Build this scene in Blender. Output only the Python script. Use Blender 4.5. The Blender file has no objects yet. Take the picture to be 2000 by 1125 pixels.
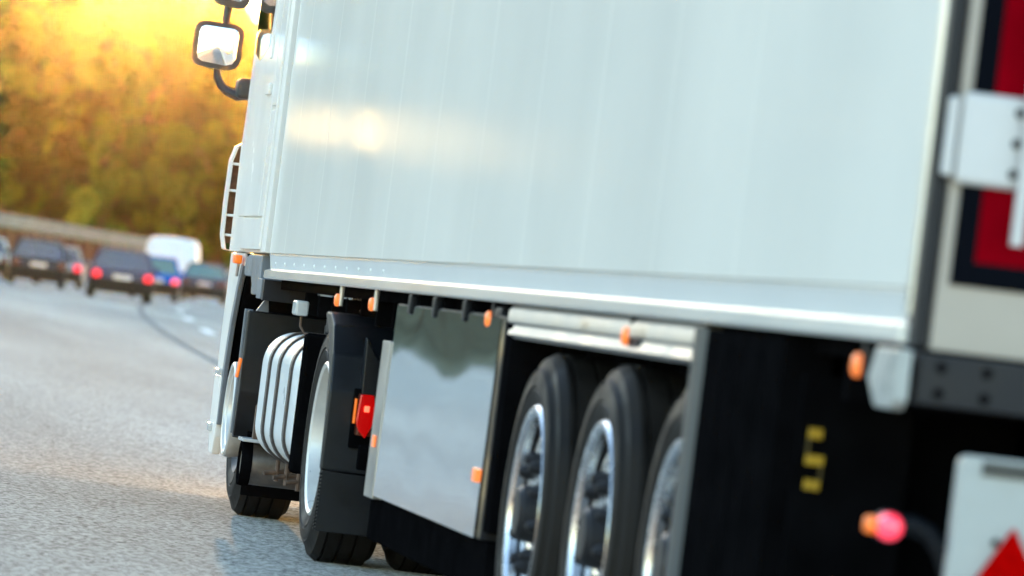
import bpy, bmesh, math, random
from mathutils import Vector, Matrix
R_ = math.radians
sc = bpy.context.scene
COL = sc.collection

# ------------------------------------------------------------------ camera
CAM_H = 1.09
FPX = 10790.0                       # focal length in pixels of a 2000 px wide frame
yaw, pitch, roll = math.atan(1540/FPX), math.atan(62/FPX), R_(7.0)
fwd = Vector((math.sin(yaw)*math.cos(pitch), math.cos(yaw)*math.cos(pitch), math.sin(pitch)))
rt0 = Vector((math.cos(yaw), -math.sin(yaw), 0)); up0 = rt0.cross(fwd)
rt = rt0*math.cos(roll) + up0*math.sin(roll)
up = -rt0*math.sin(roll) + up0*math.cos(roll)
cd = bpy.data.cameras.new('camera'); cam = bpy.data.objects.new('camera', cd); COL.objects.link(cam)
cam.matrix_world = Matrix(((rt.x, up.x, -fwd.x, 0), (rt.y, up.y, -fwd.y, 0), (rt.z, up.z, -fwd.z, CAM_H), (0, 0, 0, 1)))
cd.sensor_width = 36; cd.lens = FPX/2000*36; cd.clip_start = 0.5; cd.clip_end = 6000
cd.dof.use_dof = True; cd.dof.focus_distance = 25.5; cd.dof.aperture_fstop = 4.1
sc.camera = cam

# ------------------------------------------------------------------ sky, sun, exposure
SUN_EL, SUN_AZ = R_(3.9), R_(4.1)          # azimuth measured from +Y towards +X
w = bpy.data.worlds.new('World'); sc.world = w; w.use_nodes = True
nt = w.node_tree; nt.nodes.clear()
sky = nt.nodes.new('ShaderNodeTexSky'); sky.sky_type = 'NISHITA'; sky.sun_disc = False
sky.sun_elevation = SUN_EL; sky.sun_rotation = SUN_AZ
sky.air_density = 0.7; sky.dust_density = 0.4; sky.ozone_density = 1.0
bg = nt.nodes.new('ShaderNodeBackground'); bg.inputs[1].default_value = 0.15
wo = nt.nodes.new('ShaderNodeOutputWorld')
nt.links.new(sky.outputs[0], bg.inputs[0]); nt.links.new(bg.outputs[0], wo.inputs[0])
sl = bpy.data.lights.new('sun', 'SUN'); sl.energy = 2.0; sl.angle = R_(0.5); sl.color = (1.0, 0.53, 0.11)
so = bpy.data.objects.new('sun', sl); COL.objects.link(so)
sdir = Vector((math.sin(SUN_AZ)*math.cos(SUN_EL), math.cos(SUN_AZ)*math.cos(SUN_EL), math.sin(SUN_EL)))
so.rotation_euler = (-sdir).to_track_quat('-Z', 'Y').to_euler(); so.location = (0, 0, 60)
sc.view_settings.view_transform = 'Standard'; sc.view_settings.look = 'None'
sc.view_settings.exposure = 3.1; sc.view_settings.gamma = 1
sc.cycles.use_denoising = True
sc.cycles.max_bounces = 8; sc.cycles.volume_bounces = 1; sc.cycles.transparent_max_bounces = 12
HAZE_DENSITY, HAZE_G = 0.0000058, 0.977

# ------------------------------------------------------------------ helpers
def mat(name, col, rough=0.5, metal=0.0, spec=0.5, noise=None, bump=None, coat=0.0, emis=None, trans=0.0, bdet=3):
    """noise=(scale, amount) varies the colour; bump=(scale, strength, distance)"""
    m = bpy.data.materials.new(name); m.use_nodes = True
    n = m.node_tree.nodes; L = m.node_tree.links; b = n['Principled BSDF']
    b.inputs['Base Color'].default_value = (*col, 1); b.inputs['Roughness'].default_value = rough
    b.inputs['Metallic'].default_value = metal; b.inputs['Specular IOR Level'].default_value = spec
    b.inputs['Coat Weight'].default_value = coat; b.inputs['Coat Roughness'].default_value = 0.06
    b.inputs['Transmission Weight'].default_value = trans
    if emis: b.inputs['Emission Color'].default_value = (*emis[0], 1); b.inputs['Emission Strength'].default_value = emis[1]
    tc = n.new('ShaderNodeTexCoord')
    if noise:
        t = n.new('ShaderNodeTexNoise'); t.inputs['Scale'].default_value = noise[0]; t.inputs['Detail'].default_value = 6
        L.new(tc.outputs['Object'], t.inputs['Vector'])
        r = n.new('ShaderNodeMapRange'); r.inputs[1].default_value = 0.3; r.inputs[2].default_value = 0.7
        r.inputs[3].default_value = 1-noise[1]; r.inputs[4].default_value = 1+noise[1]
        L.new(t.outputs[0], r.inputs[0])
        mx = n.new('ShaderNodeVectorMath'); mx.operation = 'SCALE'; mx.inputs[0].default_value = col
        L.new(r.outputs[0], mx.inputs['Scale']); L.new(mx.outputs[0], b.inputs['Base Color'])
        rr = n.new('ShaderNodeMapRange'); rr.inputs[1].default_value = 0.3; rr.inputs[2].default_value = 0.7
        rr.inputs[3].default_value = max(0.02, rough*0.75); rr.inputs[4].default_value = min(1, rough*1.3)
        L.new(t.outputs[0], rr.inputs[0]); L.new(rr.outputs[0], b.inputs['Roughness'])
    if bump:
        t2 = n.new('ShaderNodeTexNoise'); t2.inputs['Detail'].default_value = bdet
        if isinstance(bump[0], tuple):
            mp = n.new('ShaderNodeMapping'); mp.inputs['Scale'].default_value = bump[0]
            L.new(tc.outputs['Object'], mp.inputs['Vector']); L.new(mp.outputs[0], t2.inputs['Vector']); t2.inputs['Scale'].default_value = 1
        else:
            L.new(tc.outputs['Object'], t2.inputs['Vector']); t2.inputs['Scale'].default_value = bump[0]
        bp = n.new('ShaderNodeBump'); bp.inputs['Strength'].default_value = bump[1]; bp.inputs['Distance'].default_value = bump[2]
        L.new(t2.outputs[0], bp.inputs['Height']); L.new(bp.outputs[0], b.inputs['Normal'])
    return m

M = {}
M['paint'] = mat('trailer_white_paint', (0.82, 0.81, 0.745), 0.11, spec=0.35, noise=(0.9, 0.04), bump=((0.4, 1.3, 0.5), 0.05, 0.02), coat=0.0)
M['cab'] = mat('cab_white_paint', (0.82, 0.80, 0.745), 0.22, spec=0.3, noise=(2.0, 0.02))
M['rail'] = mat('rail_aluminium', (0.76, 0.77, 0.73), 0.16, metal=0.1, noise=(0.6, 0.03))
M['alu'] = mat('aluminium', (0.62, 0.62, 0.60), 0.32, metal=0.9, noise=(6, 0.08))
M['steel'] = mat('polished_steel', (0.90, 0.90, 0.88), 0.05, metal=1.0, noise=(1.5, 0.03), bump=((1.0, 0.8, 2.2), 0.25, 0.03), bdet=1)
M['alloy'] = mat('polished_alloy', (0.84, 0.85, 0.86), 0.24, metal=1.0, noise=(20, 0.12))
M['rimpaint'] = mat('silver_rim_paint', (0.66, 0.66, 0.62), 0.35, metal=0.3, noise=(12, 0.08))
M['rubber'] = mat('tyre_rubber', (0.017, 0.0148, 0.0125), 0.62, spec=0.14, noise=(7, 0.4), bump=(60, 0.15, 0.004))
M['black'] = mat('black_plastic', (0.006, 0.007, 0.009), 0.42, spec=0.12, noise=(5, 0.2))
M['chassis'] = mat('chassis_black', (0.004, 0.004, 0.0045), 0.8, spec=0.0, noise=(8, 0.3))
M['guard'] = mat('mudguard_plastic', (0.006, 0.0075, 0.010), 0.38, spec=0.3, noise=(5, 0.15))
M['edgehighlight'] = mat('painted_edge_highlight', (0.03, 0.038, 0.042), 0.4, spec=0.3)  # lighter bluish tone paints in the highlight along the cover's rounded edge
M['lowbeam'] = mat('dull_aluminium', (0.34, 0.33, 0.31), 0.42, metal=0.8, noise=(5, 0.12))
M['striptop'] = mat('dull_strip', (0.06, 0.058, 0.05), 0.5, spec=0.3)
M['greyp'] = mat('grey_plastic', (0.16, 0.18, 0.20), 0.45, spec=0.3, noise=(5, 0.07))
M['darkgrey'] = mat('dark_grey_paint', (0.018, 0.018, 0.020), 0.5, spec=0.2, noise=(7, 0.15))
M['tank'] = mat('tank_paint', (0.72, 0.77, 0.78), 0.35, metal=0.1, noise=(3, 0.04), bump=((2, 2, 9), 0.06, 0.01))
M['strap'] = mat('tank_strap', (0.03, 0.022, 0.02), 0.5)
M['rust'] = mat('rusty_steel', (0.12, 0.075, 0.05), 0.7, noise=(25, 0.5))
M['exhaust'] = mat('silencer_steel', (0.20, 0.18, 0.16), 0.42, metal=0.8, noise=(18, 0.3))
M['amber'] = mat('amber_lens', (0.62, 0.15, 0.02), 0.3, emis=((1.0, 0.22, 0.04), 0.10))
M['amberl'] = mat('orange_lens', (0.85, 0.20, 0.02), 0.3, emis=((1.0, 0.16, 0.0), 0.05))
M['red'] = mat('red_lens', (0.25, 0.001, 0.001), 0.2, emis=((1.0, 0.0, 0.0), 0.04))
M['redlit'] = mat('red_bulb', (0.9, 0.1, 0.05), 0.3, emis=((1.0, 0.10, 0.05), 0.35))
M['redd'] = mat('dark_red_amber_lens', (0.10, 0.025, 0.01), 0.25)
M['redbrake'] = mat('red_brake_lens', (0.6, 0.01, 0.02), 0.2, emis=((1.0, 0.01, 0.02), 0.22))
M['pink'] = mat('bright_red_lamp', (0.8, 0.03, 0.06), 0.15, emis=((1.0, 0.05, 0.10), 0.2), coat=1.0)
M['redtri'] = mat('red_reflector', (0.45, 0.001, 0.001), 0.3, spec=0.2, noise=(70, 0.2))
M['redboard'] = mat('red_board', (0.25, 0.0008, 0.006), 0.4, spec=0.15, noise=(9, 0.12))
M['blackboard'] = mat('black_border', (0.005, 0.006, 0.009), 0.5, spec=0.15)
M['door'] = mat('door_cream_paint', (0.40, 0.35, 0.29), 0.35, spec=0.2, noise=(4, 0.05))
M['hinge'] = mat('hinge_white', (0.58, 0.565, 0.54), 0.4, spec=0.3, noise=(9, 0.03))
M['gasket'] = mat('rubber_gasket', (0.008, 0.008, 0.01), 0.5, spec=0.3)
M['plate'] = mat('light_bar_paint', (0.38, 0.395, 0.375), 0.35, spec=0.25, noise=(10, 0.06))
M['yellow'] = mat('yellow_paint', (0.50, 0.29, 0.006), 0.5, noise=(30, 0.15))
M['glassdark'] = mat('cab_glass', (0.015, 0.012, 0.01), 0.05, spec=0.6, coat=0.5)
M['mirror'] = mat('mirror_glass', (0.93, 0.93, 0.93), 0.015, metal=1.0)
M['armp'] = mat('mirror_arm_plastic', (0.035, 0.03, 0.028), 0.4, noise=(9, 0.1))
M['wallbrown'] = mat('brown_wall_brick', (0.10, 0.045, 0.03), 0.85, noise=(0.8, 0.25))
M['concrete'] = mat('pale_concrete', (0.27, 0.255, 0.215), 0.85, noise=(0.7, 0.2))
M['post'] = mat('tan_concrete_post', (0.24, 0.14, 0.085), 0.85, noise=(0.9, 0.2))
M['mark'] = mat('road_paint', (0.80, 0.80, 0.79), 0.9, spec=0.05, noise=(6, 0.08))
M['tar'] = mat('tar_seam', (0.21, 0.21, 0.205), 0.95, spec=0.02, noise=(3, 0.2))
M['lampglass'] = mat('lamp_glass', (0.55, 0.57, 0.56), 0.2, noise=(30, 0.1))
M['trunk'] = mat('bark', (0.07, 0.05, 0.035), 0.9, noise=(4, 0.3))

def matte(m, gloss=0.0):
    # worn road surfaces scatter light evenly: plain rough diffuse, no grazing gloss
    n = m.node_tree.nodes; L = m.node_tree.links; b = n['Principled BSDF']; d = n.new('ShaderNodeBsdfDiffuse'); d.inputs['Roughness'].default_value = 1.0
    for a, k in (('Base Color', 'Color'), ('Normal', 'Normal')):
        if b.inputs[a].links: L.new(b.inputs[a].links[0].from_socket, d.inputs[k])
        elif k == 'Color': d.inputs[k].default_value = b.inputs[a].default_value
    if gloss:
        mx = n.new('ShaderNodeMixShader'); mx.inputs[0].default_value = gloss; L.new(d.outputs[0], mx.inputs[1]); L.new(b.outputs[0], mx.inputs[2]); d = mx
    L.new(d.outputs[0], n['Material Output'].inputs['Surface'])
    return m
for k_ in ('mark', 'tar', 'concrete', 'wallbrown', 'post', 'redboard', 'redtri', 'blackboard'): matte(M[k_])
matte(M['paint'], 0.52); matte(M['cab'], 0.5)
def road_mat():
    m = bpy.data.materials.new('asphalt_pale'); m.use_nodes = True
    n = m.node_tree.nodes; L = m.node_tree.links; b = n['Principled BSDF']
    tc = n.new('ShaderNodeTexCoord')
    fine = n.new('ShaderNodeTexVoronoi'); fine.inputs['Scale'].default_value = 55
    L.new(tc.outputs['Object'], fine.inputs['Vector'])
    big = n.new('ShaderNodeTexNoise'); big.inputs['Scale'].default_value = 0.35; big.inputs['Detail'].default_value = 5
    mp = n.new('ShaderNodeMapping'); mp.inputs['Scale'].default_value = (1.6, 0.12, 1)
    L.new(tc.outputs['Object'], mp.inputs['Vector']); L.new(mp.outputs[0], big.inputs['Vector'])
    ramp = n.new('ShaderNodeValToRGB'); e = ramp.color_ramp.elements
    e[0].position = 0.0; e[0].color = (0.09, 0.083, 0.076, 1); e[1].position = 1.0; e[1].color = (0.60, 0.575, 0.535, 1)
    a = ramp.color_ramp.elements.new(0.45); a.color = (0.362, 0.350, 0.326, 1)
    sepc = n.new('ShaderNodeSeparateColor'); L.new(fine.outputs['Color'], sepc.inputs[0]); L.new(sepc.outputs[0], ramp.inputs[0])
    r = n.new('ShaderNodeMapRange'); r.inputs[1].default_value = 0.3; r.inputs[2].default_value = 0.7; r.inputs[3].default_value = 0.80; r.inputs[4].default_value = 1.15
    L.new(big.outputs[0], r.inputs[0])
    mx = n.new('ShaderNodeVectorMath'); mx.operation = 'SCALE'
    L.new(ramp.outputs[0], mx.inputs[0]); L.new(r.outputs[0], mx.inputs['Scale']); L.new(mx.outputs[0], b.inputs['Base Color'])
    b.inputs['Roughness'].default_value = 0.85; b.inputs['Specular IOR Level'].default_value = 0.02
    bp = n.new('ShaderNodeBump'); bp.inputs['Strength'].default_value = 0.04; bp.inputs['Distance'].default_value = 0.004
    L.new(fine.outputs['Distance'], bp.inputs['Height']); L.new(bp.outputs[0], b.inputs['Normal'])
    matte(m, 0.06)
    return m
M['road'] = road_mat()

def leaf_mat(name, c1, c2):
    m = bpy.data.materials.new(name); m.use_nodes = True
    n = m.node_tree.nodes; L = m.node_tree.links; n.clear()
    out = n.new('ShaderNodeOutputMaterial'); tc = n.new('ShaderNodeTexCoord')
    t = n.new('ShaderNodeTexNoise'); t.inputs['Scale'].default_value = 0.32; t.inputs['Detail'].default_value = 2
    L.new(tc.outputs['Object'], t.inputs['Vector'])
    oi = n.new('ShaderNodeObjectInfo')
    ad = n.new('ShaderNodeMath'); ad.operation = 'MULTIPLY_ADD'; ad.inputs[1].default_value = 0.35; L.new(oi.outputs['Random'], ad.inputs[0])
    sb = n.new('ShaderNodeMath'); sb.operation = 'SUBTRACT'; sb.inputs[1].default_value = 0.17; L.new(t.outputs[0], sb.inputs[0]); L.new(sb.outputs[0], ad.inputs[2])
    ramp = n.new('ShaderNodeValToRGB'); e = ramp.color_ramp.elements
    e[0].position = 0.4; e[0].color = (*c1, 1); e[1].position = 0.62; e[1].color = (*c2, 1)
    L.new(ad.outputs[0], ramp.inputs[0])
    d = n.new('ShaderNodeBsdfDiffuse'); tr = n.new('ShaderNodeBsdfTranslucent'); mix = n.new('ShaderNodeMixShader'); mix.inputs[0].default_value = 0.35
    L.new(ramp.outputs[0], d.inputs[0]); L.new(ramp.outputs[0], tr.inputs[0])
    L.new(d.outputs[0], mix.inputs[1]); L.new(tr.outputs[0], mix.inputs[2]); L.new(mix.outputs[0], out.inputs[0])
    return m
M['leaf'] = leaf_mat('foliage', (0.007, 0.020, 0.004), (0.05, 0.125, 0.016))
M['leaf2'] = leaf_mat('foliage_light', (0.16, 0.26, 0.03), (0.28, 0.42, 0.05))
M['grass'] = matte(mat('verge_grass', (0.12, 0.12, 0.085), 0.9, noise=(0.25, 0.35)))

def box(bm, x0, x1, y0, y1, z0, z1, bev=0.0, seg=2):
    vs = [bm.verts.new((x, y, z)) for z in (z0, z1) for y in (y0, y1) for x in (x0, x1)]
    fs = [(0, 2, 3, 1), (4, 5, 7, 6), (0, 1, 5, 4), (2, 6, 7, 3), (0, 4, 6, 2), (1, 3, 7, 5)]
    faces = [bm.faces.new([vs[i] for i in f]) for f in fs]
    if bev > 0:
        ed = list({e for f in faces for e in f.edges})
        bmesh.ops.bevel(bm, geom=ed, offset=bev, segments=seg, affect='EDGES', profile=0.5)
def prism(bm, poly, axis, a0, a1, bev=0.0):
    """poly: 2-D points; axis 'X': (y,z), 'Y': (x,z), 'Z': (x,y)"""
    def P(p, a): return {'X': (a, p[0], p[1]), 'Y': (p[0], a, p[1]), 'Z': (p[0], p[1], a)}[axis]
    A = [bm.verts.new(P(p, a0)) for p in poly]; B = [bm.verts.new(P(p, a1)) for p in poly]
    n = len(poly); faces = [bm.faces.new(A[::-1]), bm.faces.new(B)]
    for i in range(n): faces.append(bm.faces.new((A[i], A[(i+1) % n], B[(i+1) % n], B[i])))
    bmesh.ops.recalc_face_normals(bm, faces=faces)
    if bev > 0:
        bmesh.ops.bevel(bm, geom=list({e for f in faces for e in f.edges}), offset=bev, segments=2, affect='EDGES', profile=0.5)
def tube(bm, pts, r, seg=10, cap=True):
    pts = [Vector(p) for p in pts]; rings = []
    rr = r if isinstance(r, (list, tuple)) else [r]*len(pts)
    prev = None
    for i, p in enumerate(pts):
        t = (pts[min(i+1, len(pts)-1)] - pts[max(i-1, 0)]).normalized()
        if prev is None:
            a = Vector((0, 0, 1)) if abs(t.z) < 0.9 else Vector((1, 0, 0)); u = t.cross(a).normalized()
        else: u = (prev - t*prev.dot(t)).normalized()
        prev = u; v = t.cross(u)
        rings.append([bm.verts.new(p + (u*math.cos(k/seg*2*math.pi) + v*math.sin(k/seg*2*math.pi))*rr[i]) for k in range(seg)])
    for a, b in zip(rings, rings[1:]):
        for k in range(seg): bm.faces.new((a[k], a[(k+1) % seg], b[(k+1) % seg], b[k]))
    if cap: bm.faces.new(rings[0][::-1]); bm.faces.new(rings[-1])
def lathe(bm, prof, c, axis='X', seg=48, close=False, skip=None):
    """prof: (radius, offset along axis); skip(i, k) leaves a face out"""
    rings = []
    for (r, o) in prof:
        ring = []
        for k in range(seg):
            a = k/seg*2*math.pi; p = (r*math.cos(a), r*math.sin(a))
            ring.append(bm.verts.new({'X': (c[0]+o, c[1]+p[0], c[2]+p[1]), 'Y': (c[0]+p[0], c[1]+o, c[2]+p[1]), 'Z': (c[0]+p[0], c[1]+p[1], c[2]+o)}[axis]))
        rings.append(ring)
    fs = []
    pairs = list(zip(range(len(rings)), range(1, len(rings))))
    if close: pairs.append((len(rings)-1, 0))
    for i, j in pairs:
        for k in range(seg):
            if skip and skip(i, k): continue
            fs.append(bm.faces.new((rings[i][k], rings[i][(k+1) % seg], rings[j][(k+1) % seg], rings[j][k])))
    if not close:
        for ring, rev in ((rings[0], True), (rings[-1], False)):
            fs.append(bm.faces.new(ring[::-1] if rev else ring))
    bmesh.ops.recalc_face_normals(bm, faces=fs)
def obj(name, bm, m, parent=None, smooth=True):
    me = bpy.data.meshes.new(name); bm.normal_update()
    if smooth:
        for f in bm.faces: f.smooth = True
        for e in bm.edges:
            if len(e.link_faces) == 2 and e.calc_face_angle(0) > R_(32): e.smooth = False
    bm.to_mesh(me); bm.free()
    me.materials.append(M[m] if isinstance(m, str) else m)
    o = bpy.data.objects.new(name, me); COL.objects.link(o)
    if smooth: wn = o.modifiers.new('weighted_normal', 'WEIGHTED_NORMAL'); wn.keep_sharp = True
    if parent: attach(o, parent)
    return o
def attach(o, parent):
    o.parent = parent
    top = parent
    off = Vector(parent.get('_o', (0, 0, 0)))
    o.matrix_parent_inverse = Matrix.Translation(-off)
def NB(): return bmesh.new()
def part(name, m, parent, fn, *a, **k):
    bm = NB(); fn(bm, *a, **k); return obj(name, bm, m, parent)
def tag(o, label=None, cat=None, group=None, kind=None):
    if label: o['label'] = label
    if cat: o['category'] = cat
    if group: o['group'] = group
    if kind: o['kind'] = kind
    return o
def empty(name, loc, rz=0.0):
    o = bpy.data.objects.new(name, None); COL.objects.link(o); o.location = loc; o.rotation_euler = (0, 0, rz)
    o.empty_display_size = 0.3
    return o
def world_empty(name, loc):
    """an Empty whose parts are given in world coordinates"""
    o = empty(name, loc); o['_o'] = list(loc); return o

# ------------------------------------------------------------------ ground and road
def ctr(y): return y*y/3516.0 if y > 0 else 0.0
def sstep(t): t = max(0, min(1, t)); return t*t*(3-2*t)
def gz(y): return 0.29*sstep((y-40)/100) + 0.0004*max(0, y-140)
def hill(x, y):
    d = ctr(min(y, 700)) - x - 19
    if d <= 0: return 0
    return 19.0*(1-math.exp(-d*0.30/19.0))*1.12*sstep((y-60)/150)*(1-0.8*math.exp(-(((x-5)/max(y, 60)+0.116)/0.022)**2))*(1-sstep((y-480)/150)*sstep((40-x)/30))
def grid_obj(name, xs, ys, zf, m):
    vs = []; fs = []
    for y in ys:
        for x in xs: vs.append((x+ctr(min(y, 700)), y, zf(x+ctr(min(y, 700)), y)))
    n = len(xs)
    for j in range(len(ys)-1):
        for i in range(n-1): a = j*n+i; fs.append((a, a+1, a+1+n, a+n))
    me = bpy.data.meshes.new(name); me.from_pydata(vs, [], fs); me.materials.append(M[m])
    for p in me.polygons: p.use_smooth = True
    o = bpy.data.objects.new(name, me); COL.objects.link(o); return o
ys = [-2000, -800, -300, -100] + list(range(-60, 700, 12)) + [760, 900, 1300, 2000]
g = grid_obj('ground', [-2000, -900, -400, -220, -150, -120, -100, -80, -60, -50, -40, -32, -26, -22, -19, -16, -13, 0, 14, 22, 40, 80, 200, 500, 1200, 2000], ys,
             lambda x, y: gz(min(y, 700)) - 0.10 + hill(x, y), 'grass'); tag(g, kind='structure')
rys = list(range(-80, 700, 6))
road = grid_obj('road', [-12.5, -8, -4, 0, 4, 8, 13.5], rys, lambda x, y: gz(y), 'road'); tag(road, kind='structure')
def strip(name, x0, x1, y0, y1, lift, m, n=3):
    ysr = [y0+(y1-y0)*i/n for i in range(n+1)]
    o = grid_obj(name, [x0, x1], ysr, lambda x, y: gz(y)+lift, m); attach(o, road); return o
strip('tar_seam', 4.98, 5.09, 29, 320, 0.004, 'tar', 90)
for k in range(14): strip('lane_dash', 5.93, 6.13, 62.5+18*k, 68.5+18*k, 0.006, 'mark', 2)
for k in range(12): strip('lane_dash', 9.7, 9.85, 52+18*k, 58+18*k, 0.006, 'mark', 2)
strip('edge_line', 13.0, 13.2, -70, 600, 0.006, 'mark', 100)
strip('edge_line', -1.75, -1.55, -70, 20, 0.006, 'mark', 20)

# ------------------------------------------------------------------ retaining wall far left
WX = -13.2
wl = world_empty('retaining_wall', (WX+ctr(320), 320, gz(320)))
tag(wl, 'brown panelled roadside wall with pale concrete coping, below the wooded slope', 'wall')
yy = 262.0
while yy < 388:
    for nm, m, z0, z1, dx0, dx1, ya, yb in (('wall_panel', 'wallbrown', -0.3, 2.35, 0, 0.35, 0.5, 6.0), ('post', 'post', -0.3, 2.5, -0.12, 0.4, 0, 0.5)):
        bm = NB(); a, b = yy+ya, yy+yb; zg = gz(yy)
        prism(bm, [(WX+ctr(a)-dx1, a), (WX+ctr(a)-dx0, a), (WX+ctr(b)-dx0, b), (WX+ctr(b)-dx1, b)], 'Z', zg+z0, zg+z1); obj(nm, bm, m, wl)
    bm = NB(); a, b = yy+0.02, yy+5.98
    prism(bm, [(WX+ctr(a)-0.5, a), (WX+ctr(a)+0.16, a), (WX+ctr(b)+0.16, b), (WX+ctr(b)-0.5, b)], 'Z', gz(yy)+2.5, gz(yy)+3.3); obj('coping', bm, 'concrete', wl)
    yy += 6.0

# ------------------------------------------------------------------ trees
def crown_mesh(name, seed, rx, rz, n, leaf, m):
    rnd = random.Random(seed); vs = []; fs = []
    blobs = []
    for _ in range(11):
        a = rnd.uniform(0, 6.283); h = rnd.uniform(-0.75, 0.8); q = rnd.uniform(0.15, 0.75)*math.sqrt(max(0.05, 1-h*h))
        blobs.append((math.cos(a)*q*rx, math.sin(a)*q*rx, h*rz, rnd.uniform(0.3, 0.5)*rx))
    for _ in range(n):
        bx, by, bz, br = rnd.choice(blobs)
        d = Vector((rnd.gauss(0, 1), rnd.gauss(0, 1), rnd.gauss(0, 1))).normalized()*br*(rnd.random()**0.4)
        p = Vector((bx, by, bz)) + d
        u = Vector((rnd.gauss(0, 1), rnd.gauss(0, 1), rnd.gauss(0, 0.7))).normalized(); v = u.cross(Vector((rnd.gauss(0, 1), rnd.gauss(0, 1), rnd.gauss(0, 1)))).normalized()
        s = leaf*rnd.uniform(0.6, 1.5); i = len(vs)
        vs += [p-u*s-v*s*0.25, p+v*s*0.6, p+u*s+v*s*0.2, p-v*s*0.6]; fs.append((i, i+1, i+2, i+3))
    me = bpy.data.meshes.new(name); me.from_pydata([tuple(v) for v in vs], [], fs); me.materials.append(M[m]); return me
def trunk_mesh(name, seed, h, cr):
    rnd = random.Random(seed); bm = NB()
    tube(bm, [(0, 0, -0.6), (0.05, 0, h*0.3), (rnd.uniform(-.3, .3), rnd.uniform(-.3, .3), h*0.62), (rnd.uniform(-.5, .5), rnd.uniform(-.5, .5), h*0.9)], [0.32, 0.25, 0.16, 0.05], 8)
    for k in range(6):
        a = k*1.05+rnd.random(); z = h*rnd.uniform(0.35, 0.65); q = cr*rnd.uniform(0.5, 0.8)
        tube(bm, [(0, 0, z), (math.cos(a)*q*0.5, math.sin(a)*q*0.5, z+h*0.1), (math.cos(a)*q, math.sin(a)*q, z+h*0.22)], [0.13, 0.08, 0.03], 6)
    me = bpy.data.meshes.new(name); bm.to_mesh(me); bm.free(); me.materials.append(M['trunk']); return me
PROTO = []
for i, (rx, rz, h) in enumerate([(4.2, 4.8, 11.0), (3.6, 5.6, 12.5), (4.8, 4.4, 10.0), (3.2, 4.2, 9.0)]):
    PROTO.append((crown_mesh('crown', 10+i, rx, rz, 5200, 0.30, 'leaf'), trunk_mesh('trunk', 30+i, h, rx), h-rz*0.75))
def tree(x, y, kind, s, rz, label, group, z=None):
    cm, tm, zc = PROTO[kind]
    t = empty('broadleaf_tree', (x, y, (gz(min(y, 700))-0.1+hill(x, y)) if z is None else z), rz); t.scale = (s, s, s*random.uniform(0.92, 1.1))
    tag(t, label, 'tree', group)
    for nm, me, zz in (('trunk', tm, 0), ('crown', cm, zc)):
        o = bpy.data.objects.new(nm, me); COL.objects.link(o); o.parent = t; o.location = (0, 0, zz)
    return t
random.seed(4)
n_tree = 0
for row, (d, s0) in enumerate([(20, 0.6), (26, 0.9), (34, 1.2), (44, 1.35), (56, 1.5), (70, 1.65), (86, 1.8)]):
    y = 112 + row*7
    while y < (720 if d > 40 else 620):
        x = ctr(y) - d + random.uniform(-2, 2)
        az = x/y
        if az < 0.125 and az > -0.26 and abs((x-5)/y+0.116) > 0.003+2.3*s0/y:
            s = s0*random.uniform(0.85, 1.15)
            if az > 0.10: s *= 0.9
            lab, grp = ('broadleaf tree beyond the left edge of the picture', 'trees left of the picture') if az < 0.04 else ('low broadleaf tree directly behind the brown wall', 'low trees behind the wall') if row < 2 else ('broadleaf tree halfway up the wooded slope above the wall', 'trees halfway up the slope') if row < 5 else ('tall broadleaf tree on the crest of the wooded slope', 'tall trees on the crest')
            tree(x, y, random.randrange(4), s, random.uniform(0, 6.28), lab, grp); n_tree += 1
        y += (9.5 if az > 0.02 else 15)*random.uniform(0.8, 1.25)*(0.75 if row == 0 else 1)
for azm, yy_ in ((-0.128, 150), (-0.108, 158), (-0.142, 160), (-0.094, 166)):  # unseen trees added; raised crowns cap the sky reflected in the trailer side
    t_ = tree(5+azm*yy_, yy_, 2, 0.85, yy_*1.7, 'added high-crowned tree beyond the left edge, capping the sky reflected in the trailer', 'high-crowned trees left of the picture')
    for ch in t_.children:
        if ch.name.startswith('crown'): ch.scale = (1, 1, 0.62); ch.location.z = 11.3
print('trees', n_tree)
sh = empty('roadside_shrub', (ctr(352)-14.4, 352, gz(352)+0.2)); tag(sh, 'small bright green shrub leaning over the brown wall coping', 'shrub')
o = bpy.data.objects.new('foliage', crown_mesh('foliage', 77, 1.15, 1.1, 1500, 0.16, 'leaf2')); COL.objects.link(o); o.parent = sh; o.location = (1.3, 0, 4.3)
o = bpy.data.objects.new('stem', trunk_mesh('stem', 78, 4.0, 0.8)); COL.objects.link(o); o.parent = sh; o.scale = (0.4, 0.4, 1.0)

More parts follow.
